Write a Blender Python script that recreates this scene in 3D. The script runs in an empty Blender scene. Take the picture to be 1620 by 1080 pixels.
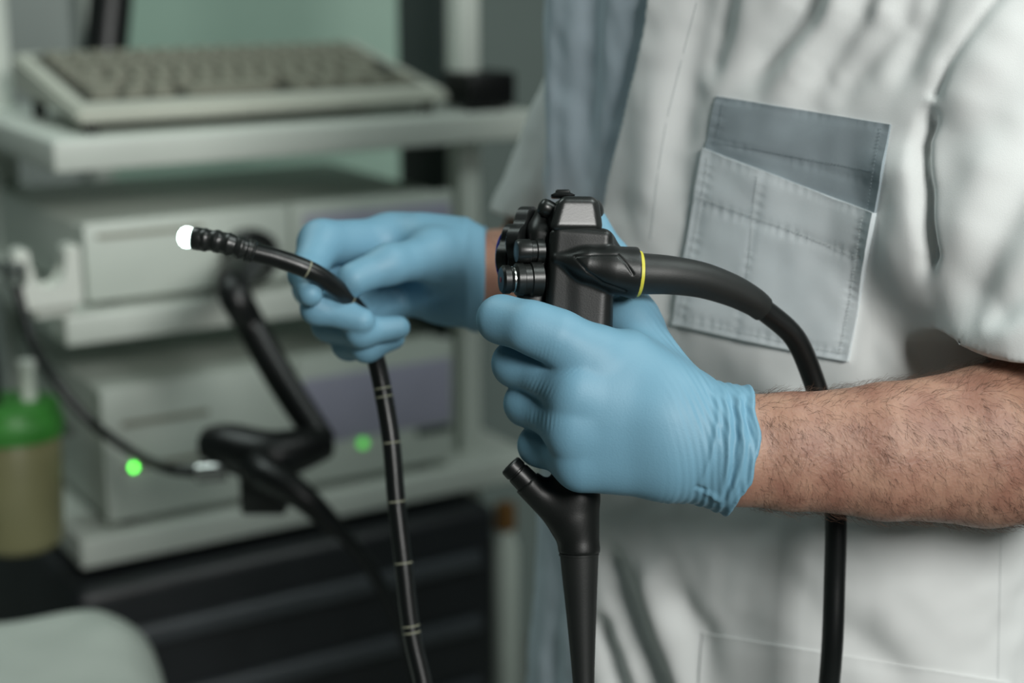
import bpy, bmesh, math, random
import numpy as np
from mathutils import Vector, Matrix
from mathutils.bvhtree import BVHTree

random.seed(7)
RNG = np.random.default_rng(11)
scene = bpy.context.scene
COL = scene.collection

# ------------------------------------------------------------------ camera
PITCH = math.radians(14.0)
FPX = 2520.0                                   # focal length in pixels of the 1620 px frame
CAM = np.array([0.0, 0.0, 1.45])
AX_R = np.array([1.0, 0.0, 0.0])
AX_F = np.array([0.0, math.cos(PITCH), -math.sin(PITCH)])
AX_U = np.array([0.0, math.sin(PITCH), math.cos(PITCH)])
cam_data = bpy.data.cameras.new('camera')
cam_data.sensor_width = 36.0
cam_data.lens = FPX * 36.0 / 1620.0
cam_data.clip_start = 0.02
cam_data.dof.use_dof = True
cam_data.dof.focus_distance = 0.845
cam_data.dof.aperture_fstop = 3.7
cam = bpy.data.objects.new('camera', cam_data)
COL.objects.link(cam)
cam.location = CAM
cam.rotation_euler = (math.pi / 2 - PITCH, 0, 0)
scene.camera = cam

# ------------------------------------------------------------------ light
world = bpy.data.worlds.new('room_ambient')
scene.world = world
world.use_nodes = True
world.node_tree.nodes['Background'].inputs[0].default_value = (0.76, 0.87, 0.87, 1)
world.node_tree.nodes['Background'].inputs[1].default_value = 0.036


def area(name, loc, target, sx, sy, power, col):
    d = bpy.data.lights.new(name, 'AREA')
    d.shape = 'RECTANGLE'
    d.size, d.size_y = sx, sy
    d.energy = power
    d.color = col
    o = bpy.data.objects.new(name, d)
    COL.objects.link(o)
    o.location = loc
    o.rotation_euler = (Vector(target) - Vector(loc)).to_track_quat('-Z', 'Y').to_euler()
    return o


area('key_light', (0.95, -1.0, 2.20), (0.2, 0.9, 1.2), 0.65, 0.6, 50.0, (0.98, 0.98, 0.95))  # unseen key light upper right, set by the shadows; no window stands there
area('overhead_fill', (-0.9, 1.5, 2.70), (-0.9, 1.6, 0.0), 0.9, 0.6, 11.0, (0.86, 1.0, 0.96))  # unseen area light added over the cart to brighten it
area('overhead_fill', (0.95, 0.75, 2.70), (0.6, 1.0, 0.0), 0.9, 0.6, 15.0, (0.90, 1.0, 0.97))  # unseen light added high on the right to lift the cart fronts

vs = scene.view_settings
vs.view_transform = 'Standard'
vs.look = 'None'
vs.gamma = 1.0
vs.use_curve_mapping = False
vs.exposure = -0.10

# ------------------------------------------------------------------ helpers
def at(px, py, d):
    """World point that stands d metres deep behind photo pixel (px, py)."""
    return CAM + d * (AX_F + (px - 810.0) / FPX * AX_R + (540.0 - py) / FPX * AX_U)


def lin(c):
    return tuple(((v / 255.0 / 12.92) if v / 255.0 <= 0.04045 else ((v / 255.0 + 0.055) / 1.055) ** 2.4) for v in c)


def material(name, rgb, rough=0.5, metal=0.0, spec=0.5, vary=0.0, vscale=30.0, rgb2=None, bump=0.0, bscale=400.0,
             emit=0.0, sss=0.0, trans=0.0, wave=None, coat=0.0, sheen=0.0):
    m = bpy.data.materials.new(name)
    m.use_nodes = True
    nt = m.node_tree
    b = nt.nodes['Principled BSDF']
    c = lin(rgb) + (1,)
    b.inputs['Base Color'].default_value = c
    b.inputs['Roughness'].default_value = rough
    b.inputs['Metallic'].default_value = metal
    b.inputs['Specular IOR Level'].default_value = spec
    b.inputs['Transmission Weight'].default_value = trans
    b.inputs['Coat Weight'].default_value = coat
    b.inputs['Sheen Weight'].default_value = sheen
    if sss:
        b.inputs['Subsurface Weight'].default_value = sss
        b.inputs['Subsurface Radius'].default_value = (0.008, 0.003, 0.0015)
        b.inputs['Subsurface Scale'].default_value = 0.6
    if emit:
        b.inputs['Emission Color'].default_value = c
        b.inputs['Emission Strength'].default_value = emit
    tc = nt.nodes.new('ShaderNodeTexCoord')
    if vary or rgb2:
        n = nt.nodes.new('ShaderNodeTexNoise')
        n.inputs['Scale'].default_value = vscale
        n.inputs['Detail'].default_value = 5
        nt.links.new(tc.outputs['Object'], n.inputs['Vector'])
        r = nt.nodes.new('ShaderNodeValToRGB')
        r.color_ramp.elements[0].position = 0.35
        r.color_ramp.elements[1].position = 0.68
        if rgb2:
            lo, hi = lin(rgb2), lin(rgb)
        else:
            lo, hi = [v * (1 - vary) for v in c[:3]], [min(1, v * (1 + vary)) for v in c[:3]]
        r.color_ramp.elements[0].color = tuple(lo) + (1,)
        r.color_ramp.elements[1].color = tuple(hi) + (1,)
        nt.links.new(n.outputs['Fac'], r.inputs['Fac'])
        nt.links.new(r.outputs['Color'], b.inputs['Base Color'])
    if bump:
        n2 = nt.nodes.new('ShaderNodeTexNoise')
        n2.inputs['Scale'].default_value = bscale
        n2.inputs['Detail'].default_value = 3
        nt.links.new(tc.outputs['Object'], n2.inputs['Vector'])
        bp = nt.nodes.new('ShaderNodeBump')
        bp.inputs['Strength'].default_value = bump
        bp.inputs['Distance'].default_value = 0.001
        nt.links.new(n2.outputs['Fac'], bp.inputs['Height'])
        nt.links.new(bp.outputs['Normal'], b.inputs['Normal'])
    return m


def tag(o, label=None, cat=None, group=None, kind=None):
    for k, v in (('label', label), ('category', cat), ('group', group), ('kind', kind)):
        if v:
            o[k] = v
    return o


def empty(name, loc, rz=0.0):
    o = bpy.data.objects.new(name, None)
    o.empty_display_size = 0.05
    COL.objects.link(o)
    o.location = loc
    o.rotation_euler = (0, 0, rz)
    return o


def build(name, verts, faces, mat, parent=None, origin=None, smooth=True, data=None):
    """One mesh object; verts are in the parent's frame (or world minus origin)."""
    if data is None:
        v = np.asarray(verts, dtype=np.float64)
        if origin is not None:
            v = v - np.asarray(origin)
        data = bpy.data.meshes.new(name)
        if isinstance(faces, np.ndarray):
            n = faces.shape[1]
            data.vertices.add(len(v))
            data.vertices.foreach_set('co', v.astype(np.float32).ravel())
            data.loops.add(faces.size)
            data.loops.foreach_set('vertex_index', faces.astype(np.int32).ravel())
            data.polygons.add(len(faces))
            data.polygons.foreach_set('loop_start', np.arange(0, faces.size, n, dtype=np.int32))
            data.polygons.foreach_set('loop_total', np.full(len(faces), n, dtype=np.int32))
            data.update(calc_edges=True)
            data.validate()
        else:
            data.from_pydata(v.tolist(), [], faces)
        if smooth:
            data.polygons.foreach_set('use_smooth', np.ones(len(data.polygons), dtype=bool))
        data.materials.append(mat)
    o = bpy.data.objects.new(name, data)
    COL.objects.link(o)
    if parent is not None:
        o.parent = parent
        if isinstance(parent, bpy.types.Object) and parent.type == 'MESH':
            pass
    elif origin is not None:
        o.location = origin
    return o


def box_mesh(lo, hi, bev=0.0, seg=2):
    bm = bmesh.new()
    bmesh.ops.create_cube(bm, size=1.0)
    lo, hi = np.array(lo, float), np.array(hi, float)
    for v in bm.verts:
        v.co = Vector((lo + hi) / 2 + (hi - lo) * np.array(v.co))
    if bev > 0:
        bmesh.ops.bevel(bm, geom=bm.edges[:] , offset=bev, segments=seg, profile=0.5, affect='EDGES')
    return bm


def from_bm(name, bm, mat, parent=None, smooth=True, loc=None):
    me = bpy.data.meshes.new(name)
    bmesh.ops.recalc_face_normals(bm, faces=bm.faces)
    bm.to_mesh(me)
    bm.free()
    if smooth:
        me.polygons.foreach_set('use_smooth', np.ones(len(me.polygons), dtype=bool))
        me.set_sharp_from_angle(angle=math.radians(40))
    me.materials.append(mat)
    o = bpy.data.objects.new(name, me)
    COL.objects.link(o)
    if parent is not None:
        o.parent = parent
    if loc is not None:
        o.location = loc
    return o


def box(name, lo, hi, mat, parent=None, bev=0.002, seg=2):
    return from_bm(name, box_mesh(lo, hi, bev, seg), mat, parent)


def catmull(pts, n):
    p = np.asarray(pts, float)
    ext = np.vstack([2 * p[0] - p[1], p, 2 * p[-1] - p[-2]])
    out = []
    for i in range(len(p) - 1):
        a, b, c, d = ext[i:i + 4]
        for t in np.linspace(0, 1, n, endpoint=False):
            out.append(0.5 * (2 * b + (c - a) * t + (2 * a - 5 * b + 4 * c - d) * t * t + (3 * b - a - 3 * c + d) * t ** 3))
    out.append(p[-1])
    return np.array(out)


def sweep(path, radii, sides=20, cap=True):
    """Tube mesh along a path with a radius per point (parallel transported)."""
    p = np.asarray(path, float)
    r = np.broadcast_to(np.asarray(radii, float), (len(p),))
    t = np.gradient(p, axis=0)
    t /= np.linalg.norm(t, axis=1)[:, None] + 1e-12
    up = np.array([0.0, 0, 1]) if abs(t[0, 2]) < 0.9 else np.array([1.0, 0, 0])
    n = np.cross(t[0], up)
    n /= np.linalg.norm(n)
    ang = np.linspace(0, 2 * math.pi, sides, endpoint=False)
    V = []
    for i in range(len(p)):
        n = n - t[i] * (n @ t[i])
        n /= np.linalg.norm(n) + 1e-12
        b = np.cross(t[i], n)
        V.append(p[i] + r[i] * (np.cos(ang)[:, None] * n + np.sin(ang)[:, None] * b))
    V = np.concatenate(V)
    Fc = []
    for i in range(len(p) - 1):
        for k in range(sides):
            k2 = (k + 1) % sides
            Fc.append((i * sides + k, i * sides + k2, (i + 1) * sides + k2, (i + 1) * sides + k))
    if cap:
        Fc.append(tuple(range(sides))[::-1])
        Fc.append(tuple(range((len(p) - 1) * sides, len(p) * sides)))
    return V, Fc


def tube(name, pts, radii, mat, parent=None, origin=None, sides=20, n=8):
    p = catmull(np.column_stack([np.asarray(pts, float), np.broadcast_to(radii, (len(pts),))]), n) if n > 1 else np.column_stack([np.asarray(pts, float), np.broadcast_to(radii, (len(pts),))])
    V, Fc = sweep(p[:, :3], p[:, 3], sides)
    o = build(name, V, Fc, mat, parent, origin)
    o.data.set_sharp_from_angle(angle=math.radians(50))
    return o


def lathe(name, prof, a, axis, mat, parent=None, origin=None, sides=32):
    """prof: (distance along axis, radius) pairs from point a."""
    axis = np.asarray(axis, float) / np.linalg.norm(axis)
    a = np.asarray(a, float)
    up = np.array([0.0, 0, 1]) if abs(axis[2]) < 0.9 else np.array([1.0, 0, 0])
    n = np.cross(axis, up)
    n /= np.linalg.norm(n)
    b = np.cross(axis, n)
    ang = np.linspace(0, 2 * math.pi, sides, endpoint=False)
    V, Fc = [], []
    for s, r in prof:
        V.append(a + axis * s + max(r, 1e-5) * (np.cos(ang)[:, None] * n + np.sin(ang)[:, None] * b))
    m = len(prof)
    for i in range(m - 1):
        for k in range(sides):
            k2 = (k + 1) % sides
            Fc.append((i * sides + k, i * sides + k2, (i + 1) * sides + k2, (i + 1) * sides + k))
    Fc.append(tuple(range(sides))[::-1])
    Fc.append(tuple(range((m - 1) * sides, m * sides)))
    o = build(name, np.concatenate(V), Fc, mat, parent, origin)
    o.data.set_sharp_from_angle(angle=math.radians(35))
    return o


# ---- signed distance fields, meshed by surface nets
def cone(p, a, b, ra, rb):
    a = np.asarray(a, np.float32)
    ba = np.asarray(b, np.float32) - a
    pa = p - a
    t = np.clip(pa @ ba / max(float(ba @ ba), 1e-12), 0, 1)
    q = pa - t[:, None] * ba
    return np.sqrt(np.einsum('ij,ij->i', q, q)) - (ra + (rb - ra) * t)


def smin(a, b, k):
    h = np.maximum(k - np.abs(a - b), 0) / k
    return np.minimum(a, b) - h * h * k * 0.25


def chain(p, pts, k=0.004):
    d = None
    for (a, ra), (b, rb) in zip(pts[:-1], pts[1:]):
        c = cone(p, a, b, ra, rb)
        d = c if d is None else smin(d, c, k)
    return d


def rbox(p, c, half, r, R=None):
    q = p - np.asarray(c, np.float32)
    if R is not None:
        q = q @ np.asarray(R, np.float32)
    q = np.abs(q) - (np.asarray(half, np.float32) - r)
    return np.sqrt((np.maximum(q, 0) ** 2).sum(1)) + np.minimum(q.max(1), 0) - r


def mesh_sdf(fn, lo, hi, h, B=8):
    lo, hi = np.asarray(lo, float), np.asarray(hi, float)
    nb = np.ceil((hi - lo) / (h * B)).astype(int)
    n = nb * B
    gi = np.stack(np.meshgrid(*[np.arange(k) for k in nb], indexing='ij'), -1).reshape(-1, 3)
    cen = (lo + (gi * B + (B - 1) / 2) * h).astype(np.float32)
    dc = fn(cen)
    f = np.repeat(np.repeat(np.repeat(np.where(dc < 0, -1.0, 1.0).astype(np.float32).reshape(nb), B, 0), B, 1), B, 2)
    keep = gi[np.abs(dc) < h * B * 0.87 * 1.35]
    off = np.stack(np.meshgrid(*[np.arange(B)] * 3, indexing='ij'), -1).reshape(-1, 3)
    for s in range(0, len(keep), 1500):
        kk = keep[s:s + 1500]
        idx = (kk[:, None, :] * B + off[None]).reshape(-1, 3)
        f[idx[:, 0], idx[:, 1], idx[:, 2]] = fn((lo + idx * h).astype(np.float32))
    ins = f < 0
    cnt = sum(ins[i:n[0] - 1 + i, j:n[1] - 1 + j, k:n[2] - 1 + k].astype(np.int8) for i in (0, 1) for j in (0, 1) for k in (0, 1))
    cells = np.argwhere((cnt > 0) & (cnt < 8))
    vid = np.full(n - 1, -1, np.int32)
    vid[cells[:, 0], cells[:, 1], cells[:, 2]] = np.arange(len(cells))
    acc = np.zeros((len(cells), 3))
    num = np.zeros(len(cells))
    cor = [(i, j, k) for i in (0, 1) for j in (0, 1) for k in (0, 1)]
    for a in cor:
        for ax in range(3):
            if a[ax]:
                continue
            b = list(a)
            b[ax] = 1
            fa = f[cells[:, 0] + a[0], cells[:, 1] + a[1], cells[:, 2] + a[2]]
            fb = f[cells[:, 0] + b[0], cells[:, 1] + b[1], cells[:, 2] + b[2]]
            m = (fa < 0) != (fb < 0)
            t = np.where(m, fa / np.where(m, fa - fb, 1), 0)
            pt = np.tile(np.array(a, float), (len(cells), 1))
            pt[:, ax] += t
            acc += pt * m[:, None]
            num += m
    V = lo + (cells + acc / num[:, None]) * h
    quads = []
    for ax in range(3):
        s0 = [slice(1, n[i] - 1) for i in range(3)]
        s0[ax] = slice(0, n[ax] - 1)
        s1 = list(s0)
        s1[ax] = slice(1, n[ax])
        A, Bm = ins[tuple(s0)], ins[tuple(s1)]
        e = np.argwhere(A != Bm)
        sgn = A[e[:, 0], e[:, 1], e[:, 2]]
        base = e.copy()
        o1, o2 = (ax + 1) % 3, (ax + 2) % 3
        base[:, o1] += 1
        base[:, o2] += 1

        def g(d1, d2):
            q = base.copy()
            q[:, o1] -= d1
            q[:, o2] -= d2
            return vid[q[:, 0], q[:, 1], q[:, 2]]
        q = np.stack([g(1, 1), g(0, 1), g(0, 0), g(1, 0)], 1)
        q[~sgn] = q[~sgn][:, ::-1]
        quads.append(q)
    Q = np.concatenate(quads)
    Q = Q[(Q >= 0).all(1)]
    return V, Q


def vnormals(V, Q):
    a, b, c = V[Q[:, 0]], V[Q[:, 1]], V[Q[:, 2]]
    fn = np.cross(b - a, c - a)
    N = np.zeros_like(V)
    for i in range(4):
        np.add.at(N, Q[:, i], fn)
    return N / (np.linalg.norm(N, axis=1)[:, None] + 1e-12)


def relax(V, Q, it=2, lam=0.5):
    n = len(V)
    e = np.concatenate([Q[:, [0, 1]], Q[:, [1, 2]], Q[:, [2, 3]], Q[:, [3, 0]]])
    for _ in range(it):
        S = np.zeros_like(V)
        W = np.zeros(n)
        np.add.at(S, e[:, 0], V[e[:, 1]])
        np.add.at(W, e[:, 0], 1)
        V = V + lam * (S / np.maximum(W, 1)[:, None] - V)
    return V


def poly_dist(V, pts):
    """Distance of every vertex to a 3-D polyline, and the position along it (0..1)."""
    P_ = np.asarray(pts, float)
    best = np.full(len(V), 1e9)
    tt = np.zeros(len(V))
    m = len(P_) - 1
    for i in range(m):
        ba = P_[i + 1] - P_[i]
        t = np.clip((V - P_[i]) @ ba / (ba @ ba), 0, 1)
        d = np.linalg.norm(V - P_[i] - t[:, None] * ba, axis=1)
        k = d < best
        best[k] = d[k]
        tt[k] = (i + t[k]) / m
    return best, tt


def smoothstep(a, b, x):
    t = np.clip((x - a) / (b - a), 0, 1)
    return t * t * (3 - 2 * t)


def vnoise(p, s, seed=0):
    """Cheap smooth value noise on points."""
    q = p * s
    i = np.floor(q).astype(np.int64)
    f = q - i
    f = f * f * (3 - 2 * f)
    out = np.zeros(len(p))
    for a in (0, 1):
        for b in (0, 1):
            for c in (0, 1):
                hsh = (i[:, 0] + a) * 73856093 ^ (i[:, 1] + b) * 19349663 ^ (i[:, 2] + c) * 83492791 ^ (seed * 2654435761)
                hsh = (hsh ^ (hsh >> 13)) * 1274126177
                val = ((hsh ^ (hsh >> 16)) & 0xffff) / 65535.0
                w = (f[:, 0] if a else 1 - f[:, 0]) * (f[:, 1] if b else 1 - f[:, 1]) * (f[:, 2] if c else 1 - f[:, 2])
                out += w * val
    return out * 2 - 1

# ------------------------------------------------------------------ materials
M = {}
M['wall'] = material('wall_paint', (112, 124, 120), 0.8, vary=0.04, vscale=2.0)
M['green_glass'] = material('pale_green_panel', (176, 206, 190), 0.5, vary=0.04, vscale=2.0)
M['panel'] = material('pale_wall_panel', (168, 176, 172), 0.6, vary=0.03, vscale=3.0)
M['floor'] = material('vinyl_floor', (120, 126, 122), 0.5, vary=0.08, vscale=6.0)
M['cart'] = material('cart_enamel', (206, 212, 204), 0.4, vary=0.03, vscale=8.0)
M['cart_dark'] = material('cart_dark_column', (62, 72, 70), 0.5, vary=0.05, vscale=8.0)
M['device'] = material('device_casing', (204, 212, 203), 0.45, vary=0.03, vscale=12.0)
M['lilac'] = material('lilac_panel', (172, 170, 190), 0.45, vary=0.03, vscale=20.0)
M['black'] = material('black_plastic', (14, 16, 16), 0.38, bump=0.05, bscale=900.0)
M['black_box'] = material('black_box_casing', (30, 33, 36), 0.42, vary=0.2, vscale=10.0)
M['key'] = material('key_grey', (138, 138, 124), 0.5, vary=0.08, vscale=10.0)
M['keybody'] = material('keyboard_body', (196, 198, 186), 0.5, vary=0.03, vscale=10.0)
M['keybed'] = material('key_bed', (58, 58, 50), 0.6)
M['rib'] = material('black_box_rib', (66, 70, 74), 0.4, vary=0.1, vscale=10.0)
M['steel'] = material('brushed_steel', (190, 192, 190), 0.25, metal=1.0)
M['white'] = material('white_plastic', (222, 226, 218), 0.4, vary=0.02, vscale=10.0)
M['led'] = material('green_led', (90, 235, 70), 0.4, emit=9.0)
M['led_dim'] = material('green_led_dim', (90, 200, 80), 0.4, emit=1.2)
M['lid'] = material('green_lid', (56, 128, 48), 0.45, vary=0.06, vscale=20.0)
M['canister'] = material('olive_canister', (128, 126, 92), 0.35, vary=0.06, vscale=14.0)
M['cover'] = material('pale_cover', (178, 186, 178), 0.85, vary=0.05, vscale=9.0, bump=0.3, bscale=60.0)
M['amber'] = material('amber_bottle', (120, 84, 40), 0.25, vary=0.1, vscale=20.0)

# ------------------------------------------------------------------ the setting
def struct(o):
    o['kind'] = 'structure'
    return o

struct(box('floor', (-2.6, -2.0, -0.05), (2.6, 3.3, 0.0), M['floor'], bev=0))
struct(box('ceiling', (-2.6, -2.0, 2.75), (2.6, 3.3, 2.80), M['wall'], bev=0))
wb = struct(box('wall_back', (-2.6, 3.2, 0.0), (2.6, 3.3, 2.75), M['wall'], bev=0))
struct(box('wall_left', (-2.7, -2.0, 0.0), (-2.6, 3.3, 2.75), M['wall'], bev=0))
win = empty('window_1', (-0.48, 3.2, 0.55))
win['kind'] = 'structure'
box('pane', (-0.32, -0.012, 0.0), (0.32, 0.0, 1.7), M['green_glass'], win, 0.002)
for xa, xb, za, zb in ((-0.36, -0.32, -0.05, 1.75), (0.32, 0.36, -0.05, 1.75), (-0.32, 0.32, -0.05, 0.0), (-0.32, 0.32, 1.7, 1.75)):
    box('window_frame', (xa, -0.03, za), (xb, 0.0, zb), M['cart'], win, 0.004)
struct(box('trim_1', (-2.2, 3.17, 0.3), (-0.86, 3.2, 2.4), M['panel'], bev=.004))

# ------------------------------------------------------------------ the person: body, coat, gloves, arm hair
M['skin'] = material('arm_skin', (176, 138, 117), 0.52, rgb2=(150, 108, 91), vscale=55.0, bump=0.35, bscale=520.0, sss=0.12)
M['glove'] = material('blue_nitrile', (114, 160, 183), 0.54, vary=0.03, vscale=25.0, bump=0.10, bscale=900.0)
M['coat'] = material('white_cotton', (224, 227, 226), 0.85, vary=0.02, vscale=14.0, bump=0.12, bscale=1500.0, sheen=0.1)
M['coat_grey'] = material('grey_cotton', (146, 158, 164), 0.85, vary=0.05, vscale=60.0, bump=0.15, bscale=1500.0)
M['coat_pale'] = material('pale_grey_cotton', (208, 216, 219), 0.85, vary=0.03, vscale=40.0, bump=0.15, bscale=1500.0)
M['coat_panel'] = material('coat_blue_grey', (190, 204, 214), 0.85, vary=0.03, vscale=20.0, bump=0.12, bscale=1500.0)
M['thread'] = material('stitch_thread', (176, 184, 184), 0.8)
M['thread_dark'] = material('stitch_thread_grey', (112, 124, 130), 0.8)
M['hair'] = material('dark_arm_hair', (84, 60, 46), 0.6)

D0 = 0.84
PX = D0 / FPX                                     # metres per pixel at the left hand


def H(px, py, dz=0.0):
    return at(px, py, D0 + dz).astype(np.float32)


def hc(*pts):
    return [(H(a, b, c), r * PX) for a, b, c, r in pts]


# left hand, gripping the control body, back of the hand towards the room
L_PALM = [hc((1165, 690, .012, 56), (1050, 628, .008, 46), (930, 566, .004, 40)),
          hc((1165, 700, .010, 56), (1050, 655, .004, 48), (915, 622, .000, 42)),
          hc((1165, 715, .010, 56), (1050, 690, .004, 50), (908, 678, .003, 42)),
          hc((1165, 738, .012, 58), (1060, 735, .008, 54), (925, 732, .010, 46)),
          hc((1100, 690, .030, 52), (975, 655, .026, 44)),
          hc((1090, 740, .028, 50), (965, 725, .026, 44))]
L_WEB = hc((1075, 640, .014, 48), (995, 560, .014, 40))
L_FING = [hc((938, 556, .005, 43), (880, 533, .001, 39), (836, 516, .001, 35), (793, 505, .012, 33), (780, 504, .030, 28)),
          hc((912, 620, .001, 40), (816, 575, .030, 33), (813, 578, .055, 29), (856, 592, .070, 26)),
          hc((905, 678, .003, 38), (833, 638, .034, 31), (831, 642, .056, 28), (872, 654, .070, 25)),
          hc((915, 730, .011, 37), (853, 704, .036, 29), (852, 708, .056, 26), (885, 716, .068, 24))]
L_THUMB = hc((1092, 662, .022, 50), (1000, 508, .046, 43), (968, 412, .076, 30), (941, 352, .088, 23))
L_ARM = [hc((1160, 676, .012, 54), (1250, 678, .012, 56), (1400, 672, .014, 66), (1560, 665, .022, 88), (1700, 690, .032, 96)),
         hc((1160, 744, .012, 57), (1250, 748, .012, 58), (1400, 752, .014, 70), (1560, 746, .022, 88), (1700, 730, .032, 96))]


def left_hand(p):
    d = None
    for c in L_PALM:
        e = chain(p, c, .010)
        d = e if d is None else smin(d, e, .014)
    d = smin(d, chain(p, L_WEB), .016)
    th = chain(p, L_THUMB, .008)
    d = smin(d, th, .014)
    f = None
    for c in L_FING:
        e = chain(p, c, .010)
        f = e if f is None else smin(f, e, .0018)
    return smin(d, f, .009)


def left_arm(p):
    return smin(chain(p, L_ARM[0], .006), chain(p, L_ARM[1], .006), .024)


# right hand, palm towards the room, pinching the insertion tube
RS = 1.0 / FPX


def rc(*pts):
    return [(at(a, b, c).astype(np.float32), r * c * RS) for a, b, c, r in pts]


R_PALM = [rc((745, 415, 1.050, 44), (690, 392, 1.045, 40), (615, 372, 1.040, 29)),
          rc((745, 430, 1.055, 46), (690, 420, 1.055, 42), (625, 400, 1.055, 30)),
          rc((745, 445, 1.055, 46), (690, 445, 1.055, 42), (630, 430, 1.060, 30)),
          rc((740, 455, 1.050, 46), (690, 460, 1.050, 40), (640, 460, 1.060, 30)),
          rc((735, 405, 1.035, 38), (690, 405, 1.015, 34)),
          rc((715, 388, 1.040, 40), (660, 380, 1.030, 36), (622, 378, 1.030, 30))]
R_FING = [rc((625, 380, 1.040, 36), (508, 384, 1.000, 35), (484, 434, .972, 26), (491, 465, .948, 20)),
          rc((630, 400, 1.055, 29), (492, 455, 1.010, 27), (502, 488, .965, 24), (572, 507, .962, 21)),
          rc((635, 430, 1.060, 28), (522, 512, 1.010, 27), (572, 524, .970, 24), (630, 518, .978, 19)),
          rc((645, 460, 1.060, 27), (552, 543, 1.010, 25), (580, 548, .985, 23), (622, 534, .992, 19))]
R_THUMB = rc((735, 412, 1.035, 42), (685, 406, 1.005, 37), (615, 418, .975, 30), (560, 441, .962, 27))
R_ARM = rc((735, 440, 1.055, 68), (790, 445, 1.12, 72), (842, 440, 1.25, 80))


def right_hand(p):
    d = None
    for c in R_PALM:
        e = chain(p, c, .010)
        d = e if d is None else smin(d, e, .014)
    d = smin(d, chain(p, R_THUMB, .007), .016)
    f = None
    for c in R_FING:
        e = chain(p, c, .006)
        f = e if f is None else smin(f, e, .002)
    return smin(d, f, .010)


def right_arm(p):
    return chain(p, R_ARM, .02)


# torso frame: TW towards the wearer's left, TN out of the chest
TC = np.array([0.180, 1.085])
TA = math.radians(45)
TW = np.array([math.cos(TA), -math.sin(TA)])
TN = np.array([-math.sin(TA), -math.cos(TA)])
SH_L = np.array([TC[0] + .155 * TW[0] - .012 * TN[0], TC[1] + .155 * TW[1] - .012 * TN[1], 1.47])
SH_R = np.array([TC[0] - .100 * TW[0] - .045 * TN[0], TC[1] - .100 * TW[1] - .045 * TN[1], 1.47])
EL_L = at(1722, 705, .876)
EL_R = at(858, 440, 1.28)


def torso(p, grow=0.0):
    x, y, z = p[:, 0] - TC[0], p[:, 1] - TC[1], p[:, 2]
    u = x * TW[0] + y * TW[1]
    v = x * TN[0] + y * TN[1]
    tap = smoothstep(1.44, 1.60, z)
    fl = smoothstep(1.15, 0.75, z)
    ra = .182 - .10 * tap + .02 * fl + grow + np.where(u > 0, .030 * smoothstep(1.36, 1.20, z), 0)
    rb = .128 - .04 * tap + .012 * fl + grow
    k0 = np.sqrt((u / ra) ** 2 + (v / rb) ** 2) + 1e-6
    k1 = np.sqrt((u / ra ** 2) ** 2 + (v / rb ** 2) ** 2) + 1e-6
    d = k0 * (k0 - 1) / k1
    kp = (np.abs(u / ra) ** 2.8 + np.abs(v / rb) ** 2.8) ** (1 / 2.8)
    d = np.where(u > 0, (kp - 1) * rb, d)
    return np.maximum(d, np.maximum(z - 1.60 - grow, .62 - grow - z))


def body_fn(p):
    d = torso(p, -.018)
    d = smin(d, cone(p, SH_L, EL_L, .058, .044), .03)
    d = smin(d, cone(p, SH_R, EL_R, .058, .044), .03)
    d = smin(d, left_arm(p), .02)
    d = smin(d, right_arm(p), .02)
    d = smin(d, left_hand(p) + .0016, .006)
    return smin(d, right_hand(p) + .0016, .006)


person = empty('person', (TC[0], TC[1], 0.0))
tag(person, 'person in a white short-sleeved coat and blue gloves holding the black endoscope', 'person')
PO = np.array(person.location)
ARM_N = (EL_L - H(1160, 710, .012)).astype(np.float64)
ARM_LEN = np.linalg.norm(ARM_N)
ARM_N /= ARM_LEN

V, Q = mesh_sdf(body_fn, (-0.20, 0.66, .60), (.46, 1.36, 1.62), .0026)
V = relax(V, Q, 2)
build('body', V, Q, M['skin'], person, PO)
BODY_V, BODY_Q = V, Q


# ---- coat with short sleeves
HEM_L = at(1560, 580, .83)
HEM_N = np.array([0.10, 0.10, -1.0])
HEM_N /= np.linalg.norm(HEM_N)
HEM_R = at(800, 352, 1.20)


def coat_fn(p):
    d = torso(p)
    l = cone(p, SH_L, EL_L, .072, .077)
    l = np.maximum(l, (p - HEM_L.astype(np.float32)) @ HEM_N.astype(np.float32))
    l = np.maximum(l, -np.maximum(cone(p, SH_L, EL_L, .065, .070), (HEM_L[2] + .014) * -1 + p[:, 2]))
    r = cone(p, SH_R, EL_R, .066, .059)
    r = np.maximum(r, HEM_R[2] - p[:, 2])
    r = np.maximum(r, -np.maximum(cone(p, SH_R, EL_R, .060, .053), p[:, 2] - HEM_R[2] - .05))
    kk = .016 + .060 * smoothstep(1.20, 1.30, p[:, 2])
    return smin(smin(d, l, kk), r, .012)


CV, CQ = mesh_sdf(coat_fn, (-0.14, 0.66, .60), (.50, 1.42, 1.64), .0026)
CV = relax(CV, CQ, 2)
bvh0 = BVHTree.FromPolygons(CV.tolist(), CQ.tolist())


def shoot(bvh, px, py):
    d = at(px, py, 1.0) - CAM
    hit, nrm, idx, dist = bvh.ray_cast(Vector(CAM), Vector(d).normalized())
    return (np.array(hit), np.array(nrm)) if hit else (at(px, py, 1.0), -AX_F)


CN = vnormals(CV, CQ)
disp = np.zeros(len(CV))
front = np.ones(len(CV))


def fold(pts, amp, width, t0=0.15, t1=0.85):
    """Soft valley (amp < 0) or ridge (amp > 0) along a line on the cloth."""
    global disp
    line = [shoot(bvh0, *q)[0] for q in pts]
    d, t = poly_dist(CV, line)
    tp = smoothstep(0, max(t0, 1e-3), t) * (1 - smoothstep(t1, 1.001, t))
    disp += 1.35 * amp * np.exp(-(d / width) ** 2) * np.maximum(tp, 0)


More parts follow.
